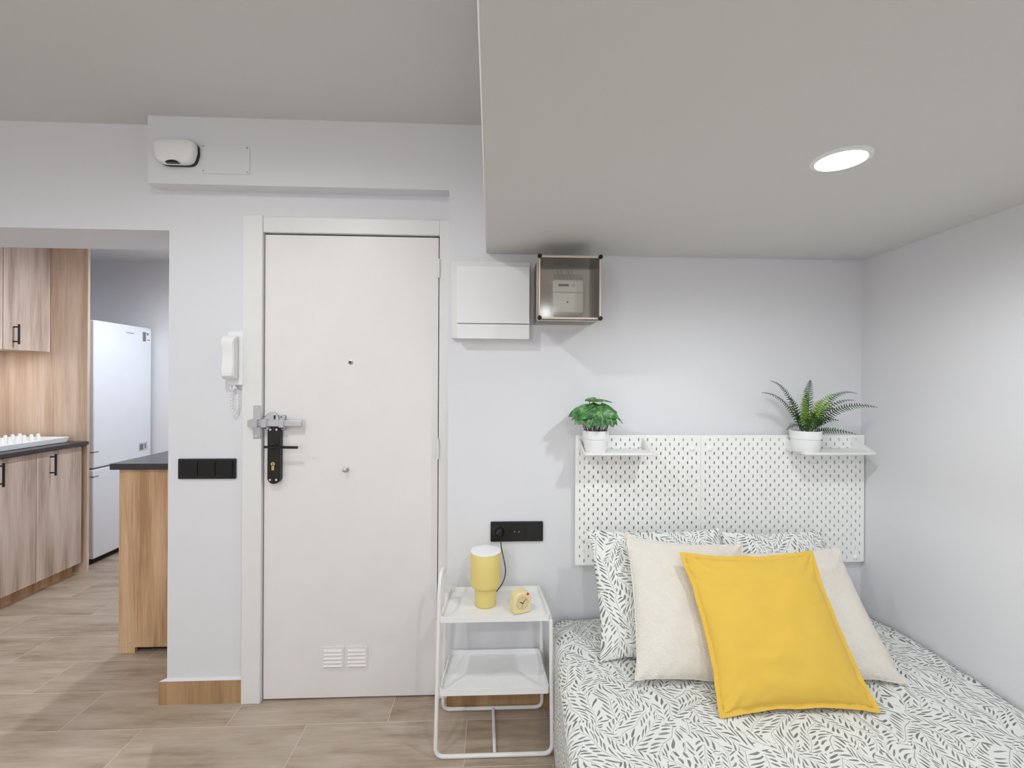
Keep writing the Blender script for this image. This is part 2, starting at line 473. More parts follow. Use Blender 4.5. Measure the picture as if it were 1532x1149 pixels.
# lever plate
pl = obj('lever_plate', MB().prism(rrect(-.953, -.900, .948, 1.198, .0262, 8), 'y', YD - .03, YD), 'black_iron', door, bevel=.003)
lv = MB().lathe([(.013, 0), (.013, .006), (.009, .008), (.009, .034)], (-.927, YD - .030, 1.11), 18, 'y')
lv.tube(fillet([(-.951, YD - .062, 1.111), (-.927, YD - .062, 1.111), (-.826, YD - .062, 1.109), (-.812, YD - .062, 1.109)], .01), [.0055] * 7 + [.006] * 9, 10)
obj('lever', lv, 'black', pl)
kh = MB().lathe([(.0085, 0), (.0085, .004)], (-.927, YD - .030, 1.034), 18, 'y').box(-.932, -.922, YD - .034, YD - .030, 1.008, 1.03)
obj('key_cylinder', kh, 'brass', pl)
obj('keyhole', MB().box(-.9282, -.9258, YD - .0346, YD - .0341, 1.028, 1.04), 'dark', pl)
for x, z in ((-.940, 1.181), (-.914, 1.181), (-.940, .966), (-.914, .966)):
    obj('screw', MB().lathe([(.0045, 0), (.0045, .0015), (.002, .003)], (x, YD - .030, z), 12, 'y'), 'light_grey', pl)
# rim lock with sliding bar
rl = MB().prism(rrect(-.978, -.885, 1.178, 1.242, .006), 'y', YD - .016, YD)
lock = obj('rim_lock', rl, 'steel', door, bevel=.002)
cam = [(-.968, 1.214)] + [(-.937 + .03 * math.cos(a), 1.222 + .034 * math.sin(a)) for a in [PI * (1 - k / 10) for k in range(11)]] + [(-.9, 1.214)]
obj('cam_cover', MB().prism(cam[::-1], 'y', YD - .026, YD - .016), 'steel', lock, bevel=.003)
obj('slide_bar', MB().box(-1.034, -.806, YD - .036, YD - .026, 1.194, 1.222), 'steel', lock, bevel=.003)
obj('bar_guide', MB().box(-.976, -.952, YD - .04, YD - .016, 1.19, 1.226).box(-.902, -.88, YD - .04, YD - .016, 1.19, 1.226), 'steel', lock, bevel=.002)
obj('slot', MB().prism(rrect(-.928, -.92, 1.225, 1.243, .0035), 'y', YD - .0268, YD - .026), 'dark', lock)
rv = MB()
for x, z in ((-.972, 1.186), (-.966, 1.186), (-.9, 1.186), (-.893, 1.186), (-.9, 1.234), (-.972, 1.236)): rv.disc((x, YD - .016, z), .0028, .002, 10)
obj('rivet', rv, 'dark', lock)

# ------------------------------------------------------------------ things on the entrance wall and beam
ic = thing('door_intercom', 'white wall intercom handset hanging on pier beside entrance door', 'intercom', (-1.10, YR, 1.37))
obj('base_plate', MB().prism(rrect(-1.126, -1.058, 1.37, 1.60, .006), 'y', YR - .026, YR), 'white', ic, bevel=.004)
hs = MB()
prof = [(1.395, .030), (1.41, .046), (1.44, .05), (1.46, .043), (1.52, .043), (1.545, .05), (1.565, .048), (1.58, .03)]
poly = [(YR - .028, 1.393)] + [(YR - .024 - d, z) for z, d in prof] + [(YR - .028, 1.583)]
hs.prism(poly, 'x', -1.130, -1.076)
obj('handset', hs, 'white', ic, bevel=.008, seg=3)
cd = []
for k in range(150):
    t = k / 149
    a = t * 2 * PI
    cx = -1.100 + .016 * math.sin(a) + .004; cz = 1.305 + .058 * math.cos(a)
    ph = t * 2 * PI * 26
    cd.append((cx + .004 * math.cos(ph), YR - .022 + .004 * math.sin(ph), cz))
obj('coiled_cord', MB().tube(cd, .0016, 6), 'white', ic)
obj('cord_plug', MB().box(-1.118, -1.110, YR - .02, YR - .012, 1.352, 1.372).box(-1.103, -1.095, YR - .024, YR - .014, 1.35, 1.372), 'white', ic)

def gang_plate(name, label, cat, x0, x1, z0, z1, y):
    t = thing(name, label, cat, ((x0 + x1) / 2, y, z0))
    obj('surround_plate', MB().prism(rrect(x0, x1, z0, z1, .004), 'y', y - .009, y), 'black', t, bevel=.002)
    return t
sw = gang_plate('light_switch', 'black triple light switch plate on white pier below intercom', 'light switch', -1.339, -1.097, .966, 1.053, YR)
for k in range(3):
    xa = -1.326 + k * .0735
    r = MB().add([(xa, YR - .012, .979), (xa + .07, YR - .012, .979), (xa + .07, YR - .0165, 1.041), (xa, YR - .0165, 1.041), (xa, YR - .008, .979), (xa + .07, YR - .008, .979), (xa + .07, YR - .008, 1.041), (xa, YR - .008, 1.041)],
                 [(0, 1, 2, 3), (4, 7, 6, 5), (0, 4, 5, 1), (1, 5, 6, 2), (2, 6, 7, 3), (3, 7, 4, 0)])
    obj('rocker', r, 'black', sw, bevel=.0015)
so = gang_plate('wall_socket', 'black triple power socket plate on wall above nightstand', 'socket', .003, .228, .708, .793, YW)
for k in range(3):
    xc = .042 + k * .0735
    if k < 2:
        s_ = obj('socket_well', MB().lathe([(.033, .009), (.033, .0105), (.0195, .0105), (.0195, .0092), (0, .0092)], (xc, YW, .7505), 28, 'y'), 'black', so)
        obj('contact', MB().disc((xc - .0095, YW - .0092, .7505), .0024, .001, 8).disc((xc + .0095, YW - .0092, .7505), .0024, .001, 8), 'steel', s_)
    else:
        obj('blank_insert', MB().prism(rrect(xc - .031, xc + .031, .72, .781, .003), 'y', YW - .012, YW - .008), 'black', so, bevel=.0015)

bx = thing('door_chime', 'white rounded plastic chime box with black seam on beam', 'chime box', (-1.30, YW, 2.28))
def chime_poly(g, dx=0., dz=0.):
    p = []
    for k in range(40):
        a = 2 * PI * k / 40
        ca, sa = math.cos(a), math.sin(a)
        e = .38
        x = .081 * math.copysign(abs(ca) ** e, ca); z = .049 * math.copysign(abs(sa) ** e, sa)
        if z < 0: x *= 1 + .16 * z / .049
        p.append((-1.296 + dx + x * g, 2.327 + dz + z * g))
    return p
obj('back_plate', MB().prism(chime_poly(1.0, .003, -.0025), 'y', YW - .012, YW), 'black', bx)
bm_ = MB(); rings = [(1.0, .012), (1.0, .03), (.97, .038), (.88, .043), (.6, .046)]
n = 40; vs = []
for g, d in rings: vs += [(x, YW - d, z) for x, z in chime_poly(g)]
fs = [(i * n + j, i * n + (j + 1) % n, (i + 1) * n + (j + 1) % n, (i + 1) * n + j) for i in range(len(rings) - 1) for j in range(n)]
fs += [tuple(range(n)), tuple((len(rings) - 1) * n + j for j in range(n))]
bm_.add(vs, fs)
obj('cover', bm_, 'white', bx, smooth=60)
sp_ = MB().prism([(-1.323, 2.2755)] + [(-1.298 + .026 * math.cos(a), 2.2755 + .011 * math.sin(a)) for a in [PI * k / 8 for k in range(9)]], 'y', YW - .0445, YW - .03)
obj('sounder_slot', sp_, 'black', bx)

cp = thing('cover_plate', 'white square blanking plate with four screws on beam', 'cover plate', (-1.10, YW, 2.25))
obj('plate', B(-1.203, -1.01, YW - .004, YW, 2.251, 2.372), 'wall', cp, bevel=.001)
for x, z in ((-1.197, 2.364), (-1.02, 2.362), (-1.197, 2.262), (-1.02, 2.26)):
    obj('screw', MB().lathe([(.004, 0), (.003, .002)], (x, YW - .004, z), 10, 'y'), 'steel', cp)

# ------------------------------------------------------------------ fuse box and meter box
fb = thing('fuse_box', 'white closed fuse box on wall beside door, left of meter', 'fuse box', (0, YW, 1.57))
obj('back_frame', B(-.166, .166, YW - .022, YW, 1.574, 1.90), 'frame', fb, bevel=.002)
obj('lower_cover', B(-.141, .161, YW - .054, YW - .022, 1.57, 1.631), 'white', fb, bevel=.002)
obj('door_flap', B(-.141, .161, YW - .056, YW - .022, 1.634, 1.872), 'white', fb, bevel=.002)

mb = thing('meter_box', 'clear plastic electricity meter box with dark corner screws under low ceiling', 'meter box', (.303, YW, 1.634))
MX0, MX1, MZ0, MZ1, MY = .182, .423, 1.634, 1.876, 1.785
obj('backing_board', B(MX0, MX1, YW - .012, YW, MZ0, MZ1), 'meter_back', mb, smooth=0)
obj('mounting_panel', B(MX0 + .085, MX1 - .03, YW - .018, YW - .012, MZ0 + .02, MZ1 - .025), 'light_grey', mb, bevel=.001)
c = MB(); tk = .003
c.box(MX0, MX1, MY, MY + tk, MZ0, MZ1).box(MX0, MX0 + tk, MY + tk, YW - .012, MZ0, MZ1).box(MX1 - tk, MX1, MY + tk, YW - .012, MZ0, MZ1)
c.box(MX0 + tk, MX1 - tk, MY + tk, YW - .012, MZ1 - tk, MZ1).box(MX0 + tk, MX1 - tk, MY + tk, YW - .012, MZ0, MZ0 + tk)
obj('clear_housing', c, 'clear', mb, smooth=0)
e = MB(); q = .006
for z in (MZ0, MZ1 - q): e.box(MX0, MX1, MY - .002, MY + .004, z, z + q)
for x in (MX0, MX1 - q): e.box(x, x + q, MY - .002, MY + .004, MZ0 + q, MZ1 - q)
e.box(MX0 - .004, MX0, MY + .03, MY + .038, MZ0, MZ1).box(MX0, MX1, MY + .03, MY + .038, MZ0 - .004, MZ0).box(MX1, MX1 + .004, MY + .03, MY + .038, MZ0, MZ1)
obj('rim', e, 'tan_edge', mb, bevel=.001)
for x in (MX0 + .003, MX1 - .003):
    for z in (MZ0 + .003, MZ1 - .003):
        obj('corner_screw', MB().lathe([(.0075, 0), (.0085, .004), (.0085, .013), (.005, .016)], (x, MY + .004, z), 14, 'y'), 'black_iron', mb)
me_ = obj('meter', MB().prism(rrect(.252, .378, 1.677, 1.81, .008), 'y', 1.90, YW - .018), 'meter_white', mb, bevel=.004)
obj('display', B(.275, .317, 1.8985, 1.90, 1.782, 1.792), 'lcd', me_)
obj('button', MB().disc((.338, 1.90, 1.787), .006, .003, 14), 'light_grey', me_)
obj('ridge', MB().box(.252, .378, 1.896, 1.90, 1.755, 1.760), 'light_grey', me_)
obj('seal', MB().disc((.312, 1.90, 1.718), .004, .003, 12), 'lcd', me_)
wires = MB()
for x in (.285, .3, .33, .345): wires.tube(fillet([(x, YW - .03, 1.81), (x + .004, YW - .03, 1.83), (x - .006, YW - .025, 1.868)], .01), .003, 6)
obj('wire', wires, 'light_grey', mb)

# ------------------------------------------------------------------ downlights
def downlight(x, y, z, label, power, colour=(.925, .975, 1.), cone=177., r=.052, grp='ceiling downlights'):
    t = thing('downlight', label, 'downlight', (x, y, z), grp)
    obj('ring', MB().lathe([(r, -.002), (r + .002, -.006), (r + .012, -.004), (r + .014, 0), (r, 0)], (x, y, z), 40), 'white', t)
    obj('diffuser', MB().lathe([(0, -.0045), (r * .7, -.004), (r, -.002)], (x, y, z), 40), 'lamp_on', t)
    ld = bpy.data.lights.new('beam', 'SPOT'); ld.energy = power; ld.color = colour
    ld.spot_size = math.radians(cone); ld.spot_blend = .62; ld.shadow_soft_size = .035
    lo = bpy.data.objects.new('beam', ld); COL.objects.link(lo); lo.parent = t; lo.location = (0, 0, -.045)
    return t
downlight(.842, 1.092, ZD, 'round glowing downlight in low ceiling over the bed', 9.2, cone=178.)
downlight(.40, .15, ZD, 'round downlight in low ceiling behind the foot of the bed', 10.5, cone=178.)
downlight(-.86, .95, ZC, 'round downlight in main ceiling before the entrance door', 15.5)
downlight(-2.3, .55, ZC, 'round downlight in main ceiling before the kitchen opening', 12.)
downlight(-1.3, -1.2, ZC, 'round downlight in main ceiling near the added rear fill window', 32.)
downlight(-1.95, 3.3, ZK, 'round downlight in kitchen ceiling', 36., (.86, .93, 1.), 177.)

# ------------------------------------------------------------------ pegboard
def pegboard(label, x0, x1, nx, skip):
    z1, nz = 1.165, 28
    px = (x1 - x0) / nx; pz = (1.165 - .609) / nz
    y = 1.98
    t = thing('pegboard', label, 'pegboard', ((x0 + x1) / 2, y, .609), 'pegboard panels')
    m_ = MB(); ov = []
    hw, hh, cc = .0027, .0072, .0018
    for i in range(nx):
        for j in range(nz):
            # cell centred on (i+.5) except the outer half-cells: hole centres sit at whole pitches
            pass
    # cells centred at whole pitches 1..n-1 ; borders of half a pitch
    xs = [x0] + [x0 + (i + .5) * px for i in range(nx)] + [x1]
    zs = [z1] + [z1 - (j + .5) * pz for j in range(nz)] + [.609]
    for i in range(len(xs) - 1):
        for j in range(len(zs) - 1):
            a, b, c_, d = xs[i], xs[i + 1], zs[j + 1], zs[j]
            hole = 1 <= i <= nx - 1 and 1 <= j <= nz - 1 and (i + j) % 2 == 1 and (i, j) not in skip
            if not hole:
                m_.add([(a, y, c_), (b, y, c_), (b, y, d), (a, y, d)], [(0, 1, 2, 3)])
            else:
                cx, cz = x0 + i * px, z1 - j * pz
                inner = [(cx - hw, cz - hh + cc), (cx - hw + cc, cz - hh), (cx + hw - cc, cz - hh), (cx + hw, cz - hh + cc),
                         (cx + hw, cz + hh - cc), (cx + hw - cc, cz + hh), (cx - hw + cc, cz + hh), (cx - hw, cz + hh - cc)]
                vs = [(a, y, c_), (b, y, c_), (b, y, d), (a, y, d)] + [(p, y, q_) for p, q_ in inner]
                m_.add(vs, [(0, 1, 6, 5), (1, 2, 8, 7), (2, 3, 10, 9), (3, 0, 4, 11), (0, 5, 4), (1, 7, 6), (2, 9, 8), (3, 11, 10)])
    o = obj('board', m_, 'peg', t, smooth=0, weld=True)
    # face the room, then thicken backwards
    s_ = o.modifiers.new('thick', 'SOLIDIFY'); s_.thickness = .0045; s_.offset = -1 if o.data.polygons[0].normal.y < 0 else 1
    for (i, j) in skip:
        obj('fixing_screw', MB().lathe([(.0105, .0005), (.0105, .003), (.007, .006), (.003, .0065)], (x0 + i * px, y, z1 - j * pz), 16, 'y'), 'peg', t)
    for i in (2, nx - 2):
        for j in (3, nz - 3):
            xx, zz = x0 + i * px, z1 - j * pz
            obj('spacer', MB().lathe([(.009, -.0055), (.009, -(YW - y) - .001)], (xx, y, zz), 12, 'y'), 'peg', t)
    return t
pegboard('smaller white pegboard panel holding the leafy plant above the pillows', .363, .9085, 28, {(26, 3), (2, 27)} - {(2, 27)})
pegboard('wider white pegboard panel holding the fern next to the corner', .9095, 1.640, 38, {(2, 3), (36, 27)} - set())

def peg_shelf(label, x0, x1):
    zt = 1.108; y0, y1 = 1.845, 1.979
    t = thing('peg_shelf', label, 'shelf', ((x0 + x1) / 2, 1.98, zt), 'shelves hooked on the pegboard')
    obj('shelf_plate', MB().prism(rrect(x0, x1, y0, y1, .012), 'z', zt - .009, zt), 'white_metal', t, bevel=.002)
    for x in (x0, x1):
        s_ = 1 if x == x0 else -1
        p = [(y0 + .012, zt), (y1, zt), (y1, zt + .046), (y1 - .012, zt + .044)]
        obj('side_bracket', MB().prism(p, 'x', x - (.0 if s_ > 0 else .004), x + (.004 if s_ > 0 else .0)), 'white_metal', t, smooth=0)
    return t
peg_shelf('white steel shelf under the leafy potted plant', .375, .655)
peg_shelf('white steel shelf under the potted fern', 1.283, 1.585)

# ------------------------------------------------------------------ plants
def pot(t, x, y, z, r, h):
    p = [(0, 0), (r * .82, 0), (r * .86, .003), (r * .93, h * .56), (r * .90, h * .575), (r * .90, h * .60), (r * .97, h * .615), (r, h * .97), (r * .985, h), (r * .93, h), (r * .92, h * .86), (0, h * .86)]
    return obj('pot', MB().lathe(p, (x, y, z), 44), 'ceramic', t, smooth=50)
def leaf(mb_, base, tip, width, nrm, droop=.25, heart=.18):
    """a pointed heart-shaped leaf from base to tip, cupped about its midrib"""
    base, tip, nrm = Vector(base), Vector(tip), Vector(nrm)
    ax = tip - base; L = ax.length; ax.normalize()
    nrm = (nrm - ax * nrm.dot(ax)).normalized(); sd = ax.cross(nrm)
    N, K = 9, 4
    vs, uvs, fs = [], [], []
    for i in range(N + 1):
        t = i / N
        w_ = width * .5 * (math.sin(PI * min(1, t ** .62)) ** .8 if 0 < t < 1 else 0)
        for k in range(-K, K + 1):
            u = k / K
            back = -heart * L * abs(u) * (1 - t) ** 2
            h = -droop * L * (t - .35) ** 2 - abs(u) ** 1.5 * w_ * .28 + .02 * L * math.sin(u * 5 + t * 3)
            p = base + ax * (L * t + back) + sd * (w_ * u) + nrm * h
            vs.append(p); uvs.append((u * w_ / width * 2, t))
    W_ = 2 * K + 1
    for i in range(N):
        for k in range(2 * K): fs.append((i * W_ + k, i * W_ + k + 1, (i + 1) * W_ + k + 1, (i + 1) * W_ + k))
    mb_.add(vs, fs, uvs)

PX, PY, PZ = .432, 1.905, 1.108
lp = thing('potted_plant', 'leafy green houseplant with broad pale-veined leaves in white pot on pegboard shelf', 'plant', (PX, PY, PZ), 'potted plants on the pegboard shelves')
pot(lp, PX, PY, PZ, .0535, .086)
obj('soil', MB().lathe([(0, .072), (.047, .072)], (PX, PY, PZ), 24), 'soil', lp)
lf, st = MB(), MB()
# base offset, tip offset (x, y, z from pot-top centre), width, normal
ZT = PZ + .086
LV = [((-.03, -.02, .155), (.055, -.05, .150), .05, (0, -.2, 1)), ((-.01, -.01, .160), (-.05, -.02, .150), .045, (0, -.3, 1)),
      ((-.035, -.03, .125), (-.122, -.045, .085), .06, (-.3, -.7, .8)), ((-.045, -.01, .128), (-.10, .03, .10), .05, (-.4, -.3, 1)),
      ((-.01, -.055, .118), (-.085, -.075, .078), .062, (-.2, -.8, .7)), ((.02, -.05, .120), (.085, -.065, .075), .07, (.3, -.8, .7)),
      ((.025, -.03, .130), (.09, -.02, .098), .06, (.35, -.5, .9)), ((.06, -.01, .105), (.108, -.035, .052), .045, (.7, -.4, .5)),
      ((-.05, -.05, .092), (-.085, -.07, .048), .05, (-.2, -.9, .4)), ((-.02, -.065, .088), (-.045, -.085, .032), .052, (-.1, -1, .4)),
      ((.012, -.068, .09), (.005, -.09, .03), .055, (.0, -1, .4)), ((.04, -.06, .09), (.055, -.08, .035), .052, (.2, -1, .4)),
      ((.0, .02, .135), (.03, .055, .115), .055, (.2, .3, 1)), ((-.02, .01, .125), (-.05, .06, .10), .055, (-.2, .4, 1)),
      ((.03, .01, .115), (.08, .05, .085), .055, (.5, .2, .8)), ((-.06, .0, .1), (-.1, .03, .06), .05, (-.7, 0, .6)),
      ((.0, -.02, .125), (.045, -.055, .10), .05, (.1, -.7, .8)), ((-.03, -.04, .108), (-.03, -.08, .07), .05, (0, -.9, .5)),
      ((.02, -.045, .105), (.03, -.08, .062), .05, (.1, -.9, .5)), ((.055, -.03, .085), (.08, -.055, .042), .045, (.6, -.7, .4)),
      ((-.065, -.025, .085), (-.095, -.04, .045), .042, (-.6, -.6, .4))]
for b_, t_, w_, n_ in LV:
    o_ = Vector((PX, PY, ZT - .012))
    bb = o_ + Vector((b_[0], max(-.075, min(b_[1], .05)), b_[2] * .92)); tt = o_ + Vector((t_[0], max(-.1, min(t_[1], .06)), t_[2] * .92))
    leaf(lf, bb, tt, w_, n_)
    root = o_ + Vector((b_[0] * .55 + random.uniform(-.012, .012), b_[1] * .45 + random.uniform(-.01, .01), -.002))
    mid = (root + bb) / 2 + Vector((b_[0] * .15, b_[1] * .1, .0))
    st.tube(fillet([root, mid, bb], .04, 5), .0016, 6)
obj('stems', st, 'stem', lp)
obj('leaves', lf, 'variegated', lp, smooth=80)

FX, FY = 1.318, 1.90
fp = thing('potted_fern', 'bushy green fern with arching fronds in white pot on pegboard shelf', 'plant', (FX, FY, PZ), 'potted plants on the pegboard shelves')
pot(fp, FX, FY, PZ, .060, .086)
obj('soil', MB().lathe([(0, .073), (.053, .073)], (FX, FY, PZ), 24), 'soil', fp)
def frond(tip, rise, mat, wmax, n=26, start=.0):
    """stem arches from the pot to the tip offset; paired leaflets narrow to the end"""
    o_ = Vector((FX, FY, ZT - .012)); tip = Vector(tip)
    p0 = o_ + Vector((tip.x * .10 + random.uniform(-.012, .012), tip.y * .2 + random.uniform(-.012, .012), 0))
    p2 = o_ + tip
    p1 = o_ + Vector((tip.x * .42, tip.y * .45, max(tip.z, 0) * .72 + rise))
    bez = lambda t: p0 * (1 - t) ** 2 + p1 * 2 * t * (1 - t) + p2 * t * t
    m_ = MB(); n = int(n * .74)
    pts = [bez(k / 14) for k in range(15)]
    m_.tube(pts, [.0016 * (1 - .6 * k / 14) for k in range(15)], 5)
    view = Vector((-.35, -1, .35)).normalized()
    for i in range(n):
        t = .14 + .86 * (i + .5) / n
        p = bez(t); d = (bez(min(1, t + .01)) - bez(t - .01)).normalized()
        up = (view * .7 + Vector((0, 0, 1)) * .5); up = (up - d * up.dot(d)).normalized(); sd = d.cross(up)
        env = math.sin(PI * min(1, (t * .86 + .14)) ** .9) ** .7
        Lf = wmax * .88 * max(.12, env); wd = .0046 * (1 - .4 * t)
        for s_ in (-1, 1):
            a = (sd * s_ + d * .35 + up * -.18).normalized()
            a = (a + Vector((random.uniform(-.1, .1), random.uniform(-.1, .1), random.uniform(-.1, .1)))).normalized()
            b_ = d
            tipv = p + a * Lf
            vs = [p - b_ * wd * .5, p + b_ * wd * .5, p + a * Lf * .45 + b_ * wd * .62 + up * .001, tipv + b_ * wd * .3, tipv - b_ * wd * .25, p + a * Lf * .45 - b_ * wd * .62 + up * .001]
            m_.add(vs, [(0, 5, 2, 1), (5, 4, 3, 2)])
    obj('frond', m_, mat, fp, smooth=60)
D, G = 'frond_dark', 'frond_light'
for tip, rise, mt, wm, nn in [
    ((-.215, -.04, .170), .05, D, .021, 30), ((-.165, -.02, .218), .05, D, .019, 30), ((-.012, -.045, .222), .02, D, .024, 28),
    ((.118, -.02, .165), .04, G, .02, 22), ((.250, .03, .165), .09, D, .016, 30), ((.262, -.06, .112), .07, D, .026, 34),
    ((.160, -.075, .004), .03, D, .022, 22), ((-.115, -.055, .11), .04, D, .022, 24), ((-.125, -.065, .02), .055, D, .02, 22),
    ((.03, .035, .17), .02, D, .016, 20), ((-.06, .03, .15), .03, D, .018, 20), ((-.05, -.05, .15), .02, G, .024, 22),
    ((.03, -.06, .14), .02, G, .026, 22), ((.075, -.055, .13), .03, G, .024, 20), ((-.08, -.07, .10), .03, G, .024, 20),
    ((.0, -.075, .10), .02, D, .026, 20), ((.05, -.085, .07), .03, D, .026, 18), ((-.05, -.085, .06), .03, D, .026, 18),
    ((.09, -.07, .06), .035, D, .024, 18), ((.15, .02, .10), .05, D, .02, 22), ((-.02, -.03, .19), .02, G, .022, 22), ((.19, -.03, .14), .05, D, .015, 24)]:
    frond(tip, rise, mt, wm, nn)

# ------------------------------------------------------------------ bed
bed = thing('bed', 'double bed under leaf-print duvet in the alcove corner', 'bed', (.95, 1.0, 0))
XLB = lambda y: .285 + (y - 1.85) * .067
BY0, BY1 = .12, 1.975
def slab(z0, z1, inset, y0, y1):
    a, b, c_, d = XLB(y0) + inset, xr(y0) - inset * .6, xr(y1) - inset * .6, XLB(y1) + inset
    return MB().add([(a, y0, z0), (b, y0, z0), (c_, y1, z0), (d, y1, z0), (a, y0, z1), (b, y0, z1), (c_, y1, z1), (d, y1, z1)],
                    [(0, 3, 2, 1), (4, 5, 6, 7), (0, 1, 5, 4), (1, 2, 6, 5), (2, 3, 7, 6), (3, 0, 4, 7)])
obj('bed_base', slab(.12, .2, .05, BY0 + .03, BY1 - .02), 'white_metal', bed, bevel=.005)
obj('mattress', slab(.202, .372, .045, BY0 + .02, BY1 - .015), 'mattress', bed, bevel=.03, seg=3)
for x, y in ((.36, .3), (1.40, .3), (.42, 1.8), (1.50, 1.8)):
    obj('leg', MB().lathe([(.02, 0), (.025, .12)], (x, y, 0), 16), 'white_metal', bed)

# pillow resting places press into the duvet a little
def duvet():
    nu, nv = 120, 110
    m_ = MB(); vs, uvs, fs = [], [], []
    side = .375
    for j in range(nv + 1):
        y = BY0 + (BY1 - BY0) * j / nv
        xa, xb = XLB(y) - .012, xr(y) - .012
        wd = xb - xa
        for i in range(nu + 1):
            s_ = -side + (wd + side) * i / nu     # running length across: hanging side first, then the top
            puff = .012 * noise.noise(Vector((s_ * 3.1, y * 2.6, 1.3))) + .006 * noise.noise(Vector((s_ * 8, y * 6, 4.)))
            top = .425 + puff - .04 * max(0, (y - 1.72) / .26) ** 1.6 - .012 * max(0, (s_ - wd + .3) / .3) ** 2 * (1 if y > 1.5 else .3)
            R_ = .045
            if s_ < -R_ * .6:                      # hanging side
                q_ = -s_ - R_ * .6
                wav = .004 * noise.noise(Vector((y * 5.5, q_ * 2.2, 9.))) * min(1, q_ * 5)
                x = xa - .020 - .004 * min(1, q_ / .3) + wav; z = top - R_ - q_ * .985
                z = max(z, .028 + .004 * noise.noise(Vector((y * 7, 0, 3))))
            elif s_ < R_:
                a = (s_ + R_ * .6) / (R_ * 1.6) * PI / 2
                x = xa - .020 + (R_ + .020) * (1 - math.cos(a)); z = top - R_ + R_ * math.sin(a)
            else:
                x = xa + s_; z = top
            vs.append((x, y, z)); uvs.append((s_ + y * .07, y))
    W_ = nu + 1
    for j in range(nv):
        for i in range(nu): fs.append((j * W_ + i, j * W_ + i + 1, (j + 1) * W_ + i + 1, (j + 1) * W_ + i))
    m_.add(vs, fs, uvs)
    o = obj('duvet', m_, 'bedding', None, smooth=80)
    s_ = o.modifiers.new('thick', 'SOLIDIFY'); s_.thickness = .012
    # thickness must grow inwards (down)
    s_.offset = -1 if o.data.polygons[len(o.data.polygons) // 2].normal.z > 0 else 1
    tag(o, 'white duvet printed with small grey leaf sprigs hanging over the bed side', 'duvet')
duvet()

